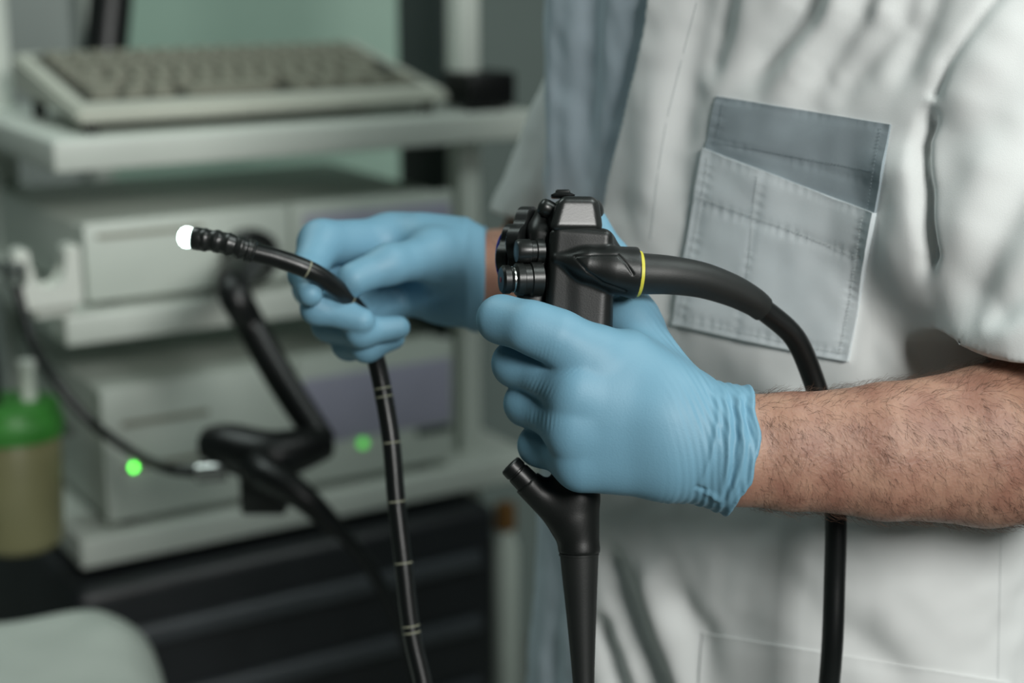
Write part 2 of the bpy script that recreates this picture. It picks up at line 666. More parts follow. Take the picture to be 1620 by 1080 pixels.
FOLDS = [
    ([(1350, -160), (1267, 26), (1200, 100), (1140, 160)], -.0065, .011, .05, .6), ([(1440, -160), (1355, 31), (1298, 119), (1240, 165)], -.0070, .011, .05, .6),
    ([(1490, -160), (1418, 31), (1345, 119), (1310, 180)], -.0065, .010, .05, .6), ([(1530, -160), (1470, 20), (1438, 88), (1388, 190)], -.0055, .009, .05, .6),
    ([(1395, -160), (1310, 30), (1250, 110), (1190, 150)], .0050, .012, .05, .6), ([(1470, -160), (1385, 30), (1320, 120), (1280, 165)], .0045, .011, .05, .6),
    ([(1130, -160), (1105, 40), (1082, 130), (1062, 240), (1050, 420)], -.0060, .015, .05, .6),
    ([(1160, -60), (1135, 60), (1110, 140)], -.004, .008, .2, .7),
    ([(1050, 60), (1040, 260), (1010, 440)], .0045, .018, .3, .6),
    ([(1420, 200), (1440, 330), (1430, 540)], .0055, .020, .3, .6),
    ([(1640, -100), (1573, 0), (1500, 98), (1472, 165)], -.0032, .0045, .02, .9), ([(1660, -60), (1545, 110), (1500, 210)], .004, .016, .1, .7),
    ([(1476, 160), (1458, 225), (1468, 300), (1474, 400), (1500, 530)], -.0070, .0048, .15, .9),
    ([(1700, 180), (1600, 330), (1545, 440), (1512, 530)], -.0065, .014, .1, .7), ([(1600, 190), (1535, 330), (1510, 430)], .004, .018, .3, .6),
    ([(1700, 500), (1600, 530), (1515, 556)], .005, .012, .1, .7), ([(1700, 400), (1610, 470), (1550, 520)], -.004, .010, .1, .7),
    ([(945, 850), (985, 960), (1070, 1160)], -.0085, .012, .2, .9), ([(1010, 860), (1050, 980), (1110, 1160)], .0055, .014, .3, .9),
    ([(935, 960), (1000, 1160)], -.007, .011, .2, .9), ([(1030, 900), (1110, 1000), (1140, 1100)], -.004, .012, .3, .6),
    ([(1190, 860), (1290, 980), (1420, 1080)], -.003, .018, .3, .7), ([(1330, 970), (1450, 1100)], -.0035, .013, .3, .7),
    ([(880, -100), (872, 300), (862, 560)], .004, .013, .05, .7), ([(935, -100), (905, 340)], -.005, .015, .05, .6),
    ([(860, 720), (872, 920), (860, 1160)], -.005, .013, .3, .9),
    ([(1450, 560), (1400, 595), (1280, 610)], .004, .015, .3, .6),
]
for pts, amp, wd, t0, t1 in FOLDS:
    fold(pts, amp, wd, t0, t1)
disp += .0016 * vnoise(CV, 28, 3) + .0008 * vnoise(CV, 70, 5)
# overlapping front edge: the wearer's left panel lies over the right one
edge = [shoot(bvh0, *q)[0] for q in ((1036, -60), (1012, 80), (985, 190), (958, 290), (942, 380), (935, 560), (930, 800), (925, 1120))]
d_e, t_e = poly_dist(CV, edge)
uu = (CV[:, :2] - TC) @ TW
ed = np.array(edge)
u_edge = np.interp(CV[:, 2], ed[::-1, 2], ((ed[:, :2] - TC) @ TW)[::-1])
vv = (CV[:, :2] - TC) @ TN
side = uu - u_edge
under = (vv > 0.0) & (side < 0)
disp -= np.where(under, .011 * np.exp(-np.maximum(-side, 0) / .045) * smoothstep(0, .004, -side), 0)
CV = CV + CN * disp[:, None]
seam = [shoot(bvh0, *q)[0] for q in ((1112, -40), (1080, 90), (1055, 190), (1042, 270), (1032, 360), (1020, 520))]
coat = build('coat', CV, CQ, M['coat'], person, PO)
coat.data.materials.append(M['coat_panel'])          # faces of the wearer's right front take a blue-grey colour
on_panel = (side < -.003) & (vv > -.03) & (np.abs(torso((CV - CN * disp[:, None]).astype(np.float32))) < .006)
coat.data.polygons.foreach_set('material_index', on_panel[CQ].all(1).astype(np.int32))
bvh1 = BVHTree.FromPolygons(CV.tolist(), CQ.tolist())


def patch(name, quad, nx, ny, lift, mat, parent, thick=.0012, pucker=()):
    """A sewn-on piece of cloth that follows the coat: quad = TL, TR, BR, BL."""
    TL, TR, BR, BL = [np.array(q, float) for q in quad]
    top, base = [], []
    for j in range(ny + 1):
        t = j / ny
        for i in range(nx + 1):
            s = i / nx
            q = (TL * (1 - s) + TR * s) * (1 - t) + (BL * (1 - s) + BR * s) * t
            h, n = shoot(bvh1, q[0], q[1])
            l = lift
            for kind, pos, wd, amp in pucker:
                x = (t if kind == 'h' else s) - pos
                along = (s if kind == 'h' else t)
                l += amp * math.exp(-(x / wd) ** 2) * (.5 * math.sin(along * 150 + 3 * math.sin(along * 17)) - .7)
            l += .0004 * math.sin(9 * s + 4 * t) * math.sin(7 * t + 2 * s)
            top.append(h + n * max(l, .0006))
            base.append(h - n * .0015)
    n1 = (nx + 1) * (ny + 1)
    Fc = []
    for j in range(ny):
        for i in range(nx):
            a = j * (nx + 1) + i
            Fc.append((a, a + nx + 1, a + nx + 2, a + 1))
    rim = [i for i in range(nx + 1)] + [j * (nx + 1) + nx for j in range(1, ny + 1)] + \
          [ny * (nx + 1) + i for i in range(nx - 1, -1, -1)] + [j * (nx + 1) for j in range(ny - 1, 0, -1)]
    for a, b in zip(rim, rim[1:] + rim[:1]):
        Fc.append((a, b, b + n1, a + n1))
    o = build(name, np.array(top + base), Fc, mat, parent, PO)
    o.data.set_sharp_from_angle(angle=math.radians(60))
    return o, np.array(top)


def stitches(name, lines, lift, mat, parent, step=.0021):
    """Short thread stitches along lines drawn on the cloth."""
    V_, F_ = [], []
    for a, b in lines:
        pa = np.array([shoot(bvh1, *(np.array(a) * (1 - t) + np.array(b) * t))[0] + shoot(bvh1, *(np.array(a) * (1 - t) + np.array(b) * t))[1] * lift for t in np.linspace(0, 1, 40)])
        L = np.concatenate([[0], np.cumsum(np.linalg.norm(np.diff(pa, axis=0), axis=1))])
        for s in np.arange(step, L[-1] - step, step):
            p0 = np.array([np.interp(s, L, pa[:, k]) for k in range(3)])
            p1 = np.array([np.interp(s + step * .62, L, pa[:, k]) for k in range(3)])
            v, f = sweep(np.array([p0, (p0 + p1) / 2 - AX_F * .0002, p1]), [.0001, .00026, .0001], 5)
            o_ = sum(len(x) for x in V_)
            V_.append(v)
            F_ += [tuple(k + o_ for k in q) for q in f]
    o = build(name, np.concatenate(V_), F_, mat, parent, PO)
    o['kind'] = 'stuff'
    return o


# breast pocket: grey inner pocket with a paler outer pocket cut on the slant over it
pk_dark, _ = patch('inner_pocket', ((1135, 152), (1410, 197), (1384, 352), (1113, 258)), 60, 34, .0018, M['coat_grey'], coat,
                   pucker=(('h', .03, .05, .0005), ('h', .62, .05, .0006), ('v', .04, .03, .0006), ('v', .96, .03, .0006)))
pk_dark['label'] = 'grey upper pocket panel'
pk_pale, _ = patch('outer_pocket', ((1116, 234), (1387, 337), (1343, 572), (1068, 512)), 66, 60, .0034, M['coat_pale'], coat,
                   pucker=(('h', .02, .03, .0005), ('h', .30, .035, .0008), ('h', .95, .03, .0008), ('v', .05, .03, .0008), ('v', .95, .03, .0008), ('v', .36, .02, .0007)))
pk_pale['label'] = 'paler slanted pocket panel'
stitches('stitching', [((1123, 222), (1393, 272)), ((1148, 155), (1135, 236)), ((1398, 196), (1376, 336))], .0024, M['thread_dark'], coat)
stitches('stitching', [((1106, 309), (1370, 405)), ((1128, 242), (1082, 508)), ((1374, 336), (1331, 566)), ((1072, 500), (1345, 560)), ((1204, 272), (1183, 490))], .0040, M['thread'], coat)
lp, _ = patch('hip_pocket', ((1112, 1000), (1600, 1080), (1600, 1200), (1100, 1180)), 50, 20, .0016, M['coat'], coat,
              pucker=(('h', .04, .05, .0006), ('v', .02, .02, .0006)))
stitches('stitching', [((1032 + 80 * k / 6, 0), (1032 + 80 * (k + 1) / 6, 0)) for k in range(0)] +
         [((1104, 0), (1080, 90)), ((1080, 90), (1055, 190)), ((1055, 190), (1042, 270)), ((1042, 270), (1030, 380)), ((1583, 840), (1578, 1075))], .0004, M['thread'], coat)


# ---- gloves
def wrist_fn(p, arm, grow):
    return arm(p) - grow


CUFF_A = H(1194, 705, 0)
CUFF_DIR = ARM_N.astype(np.float32)


def cuff_plane(p):
    """Signed distance past the wavy glove edge of the left glove."""
    q = p - CUFF_A
    s = q @ CUFF_DIR
    up = q @ AX_U.astype(np.float32)
    dp = q @ AX_F.astype(np.float32)
    return s - (-.0008 - .35 * np.maximum(-up - .004, 0) + .001 * np.sin(up * 260) + .06 * dp)


def glove_left_fn(p):
    q = p - CUFF_A
    s = q @ CUFF_DIR
    up = q @ AX_U.astype(np.float32)
    fl = .0012 + .0022 * smoothstep(-.035, .0, s) * (1 + .6 * smoothstep(-.01, -.03, up))
    d = smin(left_hand(p), left_arm(p) - fl, .012)
    return np.maximum(d, cuff_plane(p))


V, Q = mesh_sdf(glove_left_fn, at(725, 830, .82) + np.array([0, -.06, -.01]), at(1225, 310, .93) + np.array([0, .06, .03]), .00085)
V = relax(V, Q, 2, .5)
N = vnormals(V, Q)
q = V - CUFF_A
s = q @ CUFF_DIR
up = q @ AX_U
fw = q @ AX_F
# stretch folds round the wrist, slanting down towards the palm and crowding near the cuff
ph = s + .22 * np.maximum(up, -.05) * (s < 1) + .010 * (up / .03) ** 2 * .35 + .0016 * vnoise(V, 45, 2)
mask = smoothstep(-.056, -.020, s) * (1 - smoothstep(-.006, .0, s))
freq = 2 * math.pi / .0039
wr = np.sin(ph * freq + 1.6 * vnoise(V, 60, 9))
wr2 = np.sin(ph * freq * .46 + 2.0 * vnoise(V, 50, 4))
dsp = mask * (.00044 * np.sign(wr) * np.abs(wr) ** .8 + .00030 * wr2) * (.35 + .65 * np.clip(vnoise(V * np.array([1, 1, 1.0]), 55, 6) + .4, 0, 1))
# loose folds of the cuff itself
for pts, amp, wd in (
        ([(1150, 612), (1158, 660), (1156, 730), (1150, 790)], .0016, .0018), ([(1162, 612), (1170, 668), (1166, 740), (1150, 800)], -.0014, .0016),
        ([(1178, 618), (1176, 650), (1182, 700), (1172, 760), (1152, 806)], .0018, .0018), ([(1140, 610), (1142, 660), (1128, 730), (1110, 780)], .0010, .0016),
        ([(1190, 622), (1186, 660), (1192, 700)], -.0014, .0018), ([(1168, 640), (1176, 690), (1166, 735)], .0010, .0014),
        ([(1120, 780), (1135, 790), (1150, 800)], .0013, .0016), ([(1105, 772), (1125, 782)], -.0010, .0014)):
    line = [at(a, b, .815) for a, b in pts]
    d2 = np.full(len(V), 1e9)
    tl = np.zeros(len(V))
    PL = np.array([[(l - CAM) @ AX_R, (l - CAM) @ AX_U, 0] for l in line])
    VP = np.column_stack([(V - CAM) @ AX_R, (V - CAM) @ AX_U, np.zeros(len(V))])
    d2, tl = poly_dist(VP, PL)
    dsp += np.where(fw < .035, amp * np.exp(-(d2 / wd) ** 2) * smoothstep(0, .2, tl) * (1 - .6 * smoothstep(.8, 1, tl)), 0)
# rolled bead at the very edge
cp = cuff_plane(V.astype(np.float32))
dsp += .0009 * np.exp(-((cp + .0012) / .0011) ** 2)
# tight little creases between the fingers
for (a, b, ang, n_) in ((868, 556, .2, 6), (905, 578, .9, 6), (850, 618, .4, 5), (858, 668, .1, 4)):
    c0 = np.array([(at(a, b, .83) - CAM) @ AX_R, (at(a, b, .83) - CAM) @ AX_U])
    dx = (V - CAM) @ AX_R - c0[0]
    dy = (V - CAM) @ AX_U - c0[1]
    fall = np.exp(-(dx / .0075) ** 2 - (dy / .0045) ** 2) * (fw < .03)
    dsp += .00014 * fall * np.sin((dx * math.cos(ang) - dy * math.sin(ang)) * 2 * math.pi / .0021)
V = V + N * dsp[:, None]
gl = build('glove', V, Q, M['glove'], person, PO)
gl['label'] = 'blue nitrile glove on the gripping hand'
GLOVE_L = (V, Q)

RC_A = at(768, 440, 1.05)
RC_D = (at(860, 430, 1.18) - at(700, 440, 1.04))
RC_D /= np.linalg.norm(RC_D)


def glove_right_fn(p):
    d = smin(right_hand(p), right_arm(p) - .0025, .012)
    q = p - RC_A.astype(np.float32)
    return np.maximum(d, q @ AX_R.astype(np.float32) + .22 * np.maximum(-(q @ AX_U.astype(np.float32)) - .012, 0))


V, Q = mesh_sdf(glove_right_fn, (-.18, .88, 1.10), (.02, 1.16, 1.33), .0013)
V = relax(V, Q, 2)
N = vnormals(V, Q)
q = V - RC_A
V = V + N * (.0010 * np.exp(-((q @ AX_R + .012) / .003) ** 2) + .0006 * vnoise(V, 60, 8) * smoothstep(-.05, -.01, q @ AX_R))[:, None]
gr = build('glove', V, Q, M['glove'], person, PO)
gr['label'] = 'blue nitrile glove on the pinching hand'

# ---- dark hair on the bare forearms
BN = vnormals(BODY_V, BODY_Q)
ra_ = (BODY_V - H(1160, 710, .012)) @ ARM_N
lat = np.linalg.norm(BODY_V - (H(1160, 710, .012) + ra_[:, None] * ARM_N), axis=1)
cand = np.where((ra_ > .008) & (ra_ < .20) & (lat < .06) & (BODY_V[:, 1] < .90))[0]
sel = RNG.choice(cand, 6500)
V_, F_ = [], []
tri = np.array([[1, 0], [-.5, .866], [-.5, -.866]])
for k, i in enumerate(sel):
    p0 = BODY_V[i] + RNG.normal(0, .0011, 3)
    n = BN[i]
    t = .35 + .4 * ra_[i] / .2
    dirv = -AX_U * (1 - .55 * t) + ARM_N * t + RNG.normal(0, .28, 3)
    if n @ AX_U > .55:
        dirv = ARM_N * .7 + AX_U * .25 + RNG.normal(0, .3, 3)
    dirv -= n * (dirv @ n)
    dirv /= np.linalg.norm(dirv) + 1e-9
    L = RNG.uniform(.004, .0105)
    lift = RNG.uniform(.12, .42)
    pts = [p0 - n * .0006, p0 + dirv * L * .35 + n * lift * L * .45, p0 + dirv * L * .7 + n * lift * L * .55 + RNG.normal(0, .0006, 3), p0 + dirv * L + n * lift * L * .45 + RNG.normal(0, .0010, 3)]
    b1 = np.cross(dirv, n)
    base = len(V_) * 1
    rr = (.000062, .00006, .000045, .000018)
    o_ = k * 12
    for j in range(4):
        V_.append(pts[j] + rr[j] * (tri[:, :1] * b1 + tri[:, 1:] * n))
    for j in range(3):
        for m in range(3):
            m2 = (m + 1) % 3
            F_.append((o_ + j * 3 + m, o_ + j * 3 + m2, o_ + j * 3 + 3 + m2, o_ + j * 3 + 3 + m))
hair = build('arm_hair', np.concatenate(V_), np.array(F_), M['hair'], person, PO)
hair['kind'] = 'stuff'

# ------------------------------------------------------------------ the endoscope
M['scope'] = material('scope_black', (17, 20, 19), 0.42, vary=0.10, vscale=40.0, bump=0.05, bscale=1200.0)
M['scope_gloss'] = material('scope_black_gloss', (27, 30, 29), 0.33, bump=0.03, bscale=900.0)
M['rubber'] = material('black_rubber', (27, 30, 29), 0.50, vary=0.08, vscale=60.0, bump=0.08, bscale=1400.0)
M['tube_black'] = material('tube_black', (15, 18, 18), 0.33, bump=0.05, bscale=900.0)
M['yellow'] = material('yellow_band', (214, 206, 70), 0.5)
M['ringwhite'] = material('white_mark', (128, 130, 112), 0.6)
M['blue'] = material('blue_mark', (40, 60, 190), 0.45)
M['red'] = material('red_dot', (150, 40, 50), 0.5)
M['lens'] = material('lit_lens', (225, 255, 246), 0.3, emit=5.0)

ED = 0.875
ES = ED / FPX
EO = at(905, 430, ED)
EB = np.stack([AX_R, AX_U, -AX_F])                 # scope frame: right, up, towards the hand's back


def e3(px, py, z=0.0):
    return np.array([(px - 905) * ES, (430 - py) * ES, z])


def ew(px, py, z=0.0):
    return EO + e3(px, py, z) @ EB


endoscope = empty('endoscope', at(911, 900, .885))
tag(endoscope, 'black flexible endoscope with lit tip held in both blue gloved hands', 'endoscope')
EP = np.array(endoscope.location)


def scope_sdf(name, fn, lo, hi, h, mat, displace=None):
    V, Q = mesh_sdf(fn, lo, hi, h)
    V = relax(V, Q, 2)
    if displace is not None:
        V = V + vnormals(V, Q) * displace(V)[:, None]
    return build(name, EO + V @ EB, Q, mat, endoscope, EP)


def rotz(deg):
    a = math.radians(deg)
    return np.array([[math.cos(a), -math.sin(a), 0], [math.sin(a), math.cos(a), 0], [0, 0, 1.0]])


def housing_fn(p):
    d = rbox(p, e3(912, 463, 0), (48 * ES, 101 * ES, .018), .0045, rotz(-4.5))
    d = smin(d, rbox(p, e3(934, 500, -.001), (33 * ES, 70 * ES, .017), .006), .006)
    d = smin(d, cone(p, e3(918, 388, 0), e3(966, 414, -.002), 20 * ES, 24 * ES), .014)
    b = chain(p, [(e3(880, 411, .0175), 6 * ES), (e3(925, 421, .0165), 24 * ES), (e3(965, 428, .014), 33 * ES), (e3(1003, 433, .011), 36.5 * ES), (e3(1035, 437, .007), 36.5 * ES)], .006)
    b = np.maximum(b, (p - e3(1003, 434, .010).astype(np.float32)) @ np.array([.985, -.05, -.17], np.float32))
    d = smin(d, b, .0022)
    # waist cut over the boot
    return d


def grooves(V):
    g = np.zeros(len(V))
    F2 = V * np.array([1, 1, 0])
    for line, amp in (([(907, 409), (940, 406), (973, 406), (985, 420), (996, 437)], -.0006), ([(907, 411), (925, 432), (950, 450), (985, 462)], -.0005)):
        d, t = poly_dist(F2, np.array([e3(*q) * np.array([1, 1, 0]) for q in line]))
        g += np.where(V[:, 2] > .004, amp * np.exp(-(d / .0006) ** 2), 0)
    # raised edge down the left of the grip face
    d, t = poly_dist(F2, np.array([e3(872, 372) * [1, 1, 0], e3(862, 430) * [1, 1, 0], e3(855, 500) * [1, 1, 0]]))
    g += np.where(V[:, 2] > .002, .0008 * np.exp(-(d / .0012) ** 2), 0)
    return g


scope_sdf('control_housing', housing_fn, e3(840, 590, -.026), e3(1015, 350, .034), .00055, M['scope'], grooves)


def cap_fn(p):
    t = np.clip((p[:, 1] - (430 - 370) * ES) / (57 * ES), -.2, 1.2)
    hx = (42 - 7 * t - 5 * t * t) * ES
    cx = (910 - 905 + 4 * t) * ES
    zf = .0178 - .0026 * t - .17 * (p[:, 0] - cx)
    zb = -.0165 + .004 * t
    q = np.stack([np.abs(p[:, 0] - cx) - hx, np.abs(p[:, 1] - (430 - 341.5) * ES) - 28.5 * ES, np.abs(p[:, 2] - (zf + zb) / 2) - (zf - zb) / 2], 1) + .0045
    d = np.sqrt((np.maximum(q, 0) ** 2).sum(1)) + np.minimum(q.max(1), 0) - .0045
    return smin(d, rbox(p, e3(888, 345, -.003), (22 * ES, 20 * ES, .010), .006), .006)


c = scope_sdf('top_cap', cap_fn, e3(855, 380, -.025), e3(965, 300, .025), .0006, M['scope_gloss'])
c['label'] = 'glossy black top cap'


def side_fn(p):
    d = rbox(p, e3(853, 425, -.006), (20 * ES, 66 * ES, .013), .005, rotz(-6))
    d = smin(d, rbox(p, e3(862, 350, -.008), (20 * ES, 26 * ES, .010), .006, rotz(-20)), .01)
    return smin(d, rbox(p, e3(836, 470, -.004), (18 * ES, 18 * ES, .010), .004), .006)


scope_sdf('side_housing', side_fn, e3(805, 505, -.03), e3(895, 310, .02), .0007, M['scope'])

# remote buttons on the cap
bm = box_mesh((-19 * ES, -6 * ES, -.006), (19 * ES, 7 * ES, .006), .0016, 3)
for v in bm.verts:
    if v.co.y > 0:
        v.co.x *= .62
        v.co.z *= .7
for v in bm.verts:
    v.co = Vector(ew(890, 308, .002) - EP + np.array(v.co) @ EB)
from_bm('remote_button', bm, M['black'], endoscope)
dome = lambda r, h: [(-.004, r * .92), (0, r), (h * .5, r * .97), (h * .8, r * .78), (h, r * .3), (h * 1.02, 0)]
lathe('remote_button', dome(14 * ES, 13 * ES), ew(864, 330, .004), np.array([-.85, .35, .25]) @ EB, M['scope_gloss'], endoscope, EP)
lathe('remote_button', dome(14 * ES, 11 * ES), ew(943, 331, .001), np.array([.90, .25, .3]) @ EB, M['scope_gloss'], endoscope, EP)

# valves on the near side
vx = np.array([-.96, -.03, .26]) @ EB
lathe('valve', [(0, .0068), (.004, .0068), (.0045, .0058), (.007, .0058), (.0075, .0066), (.0135, .0066), (.0150, .0058), (.0155, .003), (.0156, 0)], ew(858, 398, .008), vx, M['scope_gloss'], endoscope, EP)
v1 = lathe('valve', [(0, .0094), (.006, .0094), (.0066, .0084), (.010, .0084), (.0105, .0092), (.0140, .0088), (.0150, .0070), (.0152, 0)], ew(855, 442, .009), vx, M['scope_gloss'], endoscope, EP)
tip_p = ew(855, 442, .009) + vx * .0150
lathe('valve_ring', [(0, .0066), (.0004, .0072), (.0012, .0072), (.0016, .0064), (.0016, 0)], tip_p, vx, M['steel'], endoscope, EP)
lathe('valve_cap', [(.001, .0062), (.0030, .0078), (.0062, .0078), (.0075, .0066), (.0077, 0)], tip_p, vx, M['black'], endoscope, EP)
lathe('valve_mark', [(.0076, .0016), (.0079, .0014), (.0079, 0)], tip_p, vx, M['red'], endoscope, EP)


def wheel(name, centre, axis, R, th, lobes, mat, depth=.14, ph=0.0):
    axis = np.asarray(axis, float) / np.linalg.norm(axis)
    n = np.cross(axis, AX_U)
    n /= np.linalg.norm(n)
    b = np.cross(axis, n)
    K = 72
    ang = np.linspace(0, 2 * math.pi, K, endpoint=False)
    rr = R * (1 - depth * (.5 + .5 * np.cos(lobes * (ang + ph))) ** 1.6)
    V, Fc = [], []
    rows = ((-.5, .55), (-.5, .90), (-.36, 1.0), (.36, 1.0), (.5, .90), (.5, .55))
    for s, k in rows:
        V.append(centre + axis * s * th + (rr * k)[:, None] * (np.cos(ang)[:, None] * n + np.sin(ang)[:, None] * b))
    for i in range(len(rows) - 1):
        for k in range(K):
            k2 = (k + 1) % K
            Fc.append((i * K + k, i * K + k2, (i + 1) * K + k2, (i + 1) * K + k))
    Fc.append(tuple(range(K))[::-1])
    Fc.append(tuple(range((len(rows) - 1) * K, len(rows) * K)))
    o = build(name, np.concatenate(V), Fc, mat, endoscope, EP)
    o.data.set_sharp_from_angle(angle=math.radians(40))
    return o


wx = np.array([-.90, .05, -.42]) @ EB
wheel('angulation_knob', ew(838, 392, -.018), wx, .0245, .0095, 6, M['black'], .16, .3)
w2 = wheel('angulation_knob', ew(815, 402, -.026), wx, .0190, .0085, 5, M['black'], .18, .1)
lathe('knob_mark', [(0, .0150), (.0006, .0156), (.0012, .0150), (.0012, 0)], ew(815, 402, -.026) + wx * .0042, wx, M['blue'], endoscope, EP)
for yy in (352, 421):
    lathe('knob_mark', [(-.0018, .0016), (0, .0020), (.0014, .0012), (.0014, 0)], ew(811 if yy > 400 else 817, yy, -.012), np.array([-.5, .3, .8]) @ EB, M['blue'], endoscope, EP)
lathe('knob_shaft', [(0, .008), (.020, .008), (.021, 0)], ew(850, 395, -.013), wx, M['scope'], endoscope, EP)

# boot, band and universal cord
ca = np.array([.985, -.05, -.17]) @ EB
lathe('colour_band', [(-.0006, .0120), (-.0003, .01255), (.0022, .01255), (.0026, .0112)], ew(1003, 434, .010), ca, M['yellow'], endoscope, EP, 48)
boot = [(992, 434, .0115, 34), (1003, 434, .010, 33.5), (1015, 434, .009, 32.5), (1060, 436, .006, 30.5), (1110, 443, .000, 28.5), (1160, 458, -.008, 26), (1195, 474, -.014, 23.5), (1213, 486, -.018, 21.5), (1216, 488, -.0185, 21)]
tube('cord_boot', [ew(a, b, c) for a, b, c, r in boot], [r * ES for a, b, c, r in boot], M['rubber'], endoscope, EP, 28, 6)
cord = [ew(1200, 476, -.015), ew(1216, 488, -.0185), at(1256, 532, .902), at(1284, 592, .910), at(1301, 650, .914), at(1316, 730, .918), at(1322, 810, .921), at(1321, 900, .925), at(1312, 1080, .935),
        at(1280, 1300, 1.00), at(1180, 1500, 1.10), at(980, 1560, 1.25), at(800, 1420, 1.42), at(700, 1220, 1.49), at(658, 1070, 1.47), at(632, 985, 1.45), at(590, 905, 1.43), at(540, 842, 1.41), at(478, 785, 1.40), at(425, 752, 1.41)]
tube('universal_cord', cord, .0063, M['tube_black'], endoscope, EP, 22, 8)


# lower grip with the biopsy port
def grip_fn(p):
    d = chain(p, [(e3(912, 540, -.006), 40 * ES), (e3(911, 700, -.006), 38 * ES), (e3(913, 790, -.006), 36.5 * ES), (e3(917, 872, -.006), 32 * ES), (e3(917.5, 900, -.006), 30.5 * ES)], .002)
    d = smin(d, chain(p, [(e3(837, 766, -.002), 23 * ES), (e3(892, 822, -.005), 25 * ES)], .006), .010)
    a = e3(837, 766, -.002).astype(np.float32)
    return np.maximum(np.maximum(d, -((p - a) @ np.array([.67, -.74, -.03], np.float32)) - .0015), (430 - 877) * ES - p[:, 1])


scope_sdf('grip', grip_fn, e3(795, 905, -.030), e3(975, 500, .025), .0008, M['scope'])
lathe('grip_ring', [(-.0004, .0108), (0, .01115), (.0006, .01115), (.0009, .0108)], ew(916.5, 878, -.006), np.array([.02, -1, 0]) @ EB, M['rubber'], endoscope, EP, 48)
taper = [(917, 877, 31), (918.5, 920, 28), (920, 960, 25), (922, 1020, 21), (924, 1080, 17.5), (926, 1130, 16.5), (926.5, 1160, 15.8)]
tube('strain_relief', [ew(a, b, -.006) for a, b, r in taper], [r * ES for a, b, r in taper], M['rubber'], endoscope, EP, 32, 6)
pa, pd = ew(840, 769, -.002), np.array([-.70, .71, .02]) @ EB
lathe('port_cap', [(-.001, .0066), (.001, .0070), (.010, .0066), (.0105, .0060), (.0112, .0060), (.0116, .0066), (.0158, .0064), (.0166, .0056), (.0166, .0040), (.0145, .0036), (.0145, 0)], pa, pd, M['black'], endoscope, EP)

# insertion tube: grip - loop below - pinching hand - lit tip
ins = [ew(926.5, 1150, -.006), at(927, 1250, .890), at(905, 1380, .905), at(840, 1450, .935), at(760, 1400, .965), at(700, 1240, .985), at(671, 1090, .99), at(651, 1000, .992), at(638, 890, .994), at(627, 793, .996), at(619, 700, .998),
       at(606, 620, 1.0), at(593, 562, .998), at(578, 510, .990), at(552, 475, .965), at(520, 446, .948), at(486, 426, .940), at(440, 409, .936), at(398, 398, .933)]
insP = catmull(ins, 10)
Vt, Ft = sweep(insP, .0057, 20)
it = build('insertion_tube', Vt, Ft, M['tube_black'], endoscope, EP)
arc = np.concatenate([[0], np.cumsum(np.linalg.norm(np.diff(insP, axis=0), axis=1))])


def mark(px, py, d, w=.0006, r=.00579):
    q = at(px, py, d)
    i = int(np.argmin(np.linalg.norm(insP - q, axis=1)))
    t = insP[min(i + 1, len(insP) - 1)] - insP[max(i - 1, 0)]
    return lathe('depth_mark', [(-w, r * .97), (-w * .8, r), (w * .8, r), (w, r * .97)], insP[i], t, M['ringwhite'], it, EP, 24)


for q in ((486, 426, .940), (549, 472, .963), (604, 612, 1.0), (606, 624, 1.0), (619, 700, .998), (627, 793, .996), (638, 889, .994), (650, 990, .992), (652, 998, .992)):
    mark(*q)
tipp = catmull([at(398, 398, .933), at(375, 390, .931), at(345, 382, .930), at(316, 378, .930)], 14)
rad = .0065 + .00012 * np.sin(np.arange(len(tipp)) * 1.9) + .0004 * np.sin(np.arange(len(tipp)) * .7)
Vt, Ft = sweep(tipp, rad, 24)
Vt = Vt + .00035 * np.column_stack([vnoise(Vt, 420, 1), vnoise(Vt, 420, 2), vnoise(Vt, 420, 3)])
build('bending_section', Vt, Ft, M['scope_gloss'], endoscope, EP)
tv = tipp[-1] - tipp[-2]
tv /= np.linalg.norm(tv)
lathe('thread_binding', [(-.0026, .0062), (-.0018, .0070), (-.0004, .0069), (0, .0066), (.0004, .0069), (.0018, .0070), (.0026, .0062)], at(396, 397, .933), tipp[0] - tipp[3], M['scope_gloss'], endoscope, EP, 24)
lathe('distal_tip', [(-.002, .0064), (.000, .0068), (.0035, .0067), (.0045, .0060), (.0045, 0)], tipp[-1], tv, M['scope_gloss'], endoscope, EP, 28)
lens = lathe('light_lens', [(.0040, .0058), (.0050, .0062), (.0072, .0067), (.0095, .0064), (.0115, .0051), (.0128, .0030), (.0132, 0)], tipp[-1], tv, M['lens'], endoscope, EP, 28)
lens['label'] = 'glowing white lens at the tip'

# connector at the cart end of the cord
cpts = [(at(330, 700, 1.46), 22), (at(360, 706, 1.45), 30), (at(420, 722, 1.44), 34), (at(470, 712, 1.45), 28), (at(512, 700, 1.47), 22)]
tube('connector_body', [a for a, r in cpts], [r * 1.8 / FPX for a, r in cpts], M['black'], endoscope, EP, 28, 6)
tube('connector_boot', [at(405, 735, 1.43), at(425, 752, 1.41), at(478, 785, 1.40), at(535, 838, 1.41)], [.0165, .0155, .0125, .0085], M['black'], endoscope, EP, 24, 6)
box_c = box_mesh((-.020, -.02, -.026), (.022, .02, .020), .004)
for v in box_c.verts:
    v.co = Vector(at(418, 762, 1.46) - EP + np.array(v.co))
from_bm('connector_block', box_c, M['black'], endoscope)
lathe('connector_ring', [(-.014, .0085), (-.013, .0095), (.012, .0095), (.013, .0085), (.013, 0)], at(335, 746, 1.44), (1, .1, .05), M['steel'], endoscope, EP)

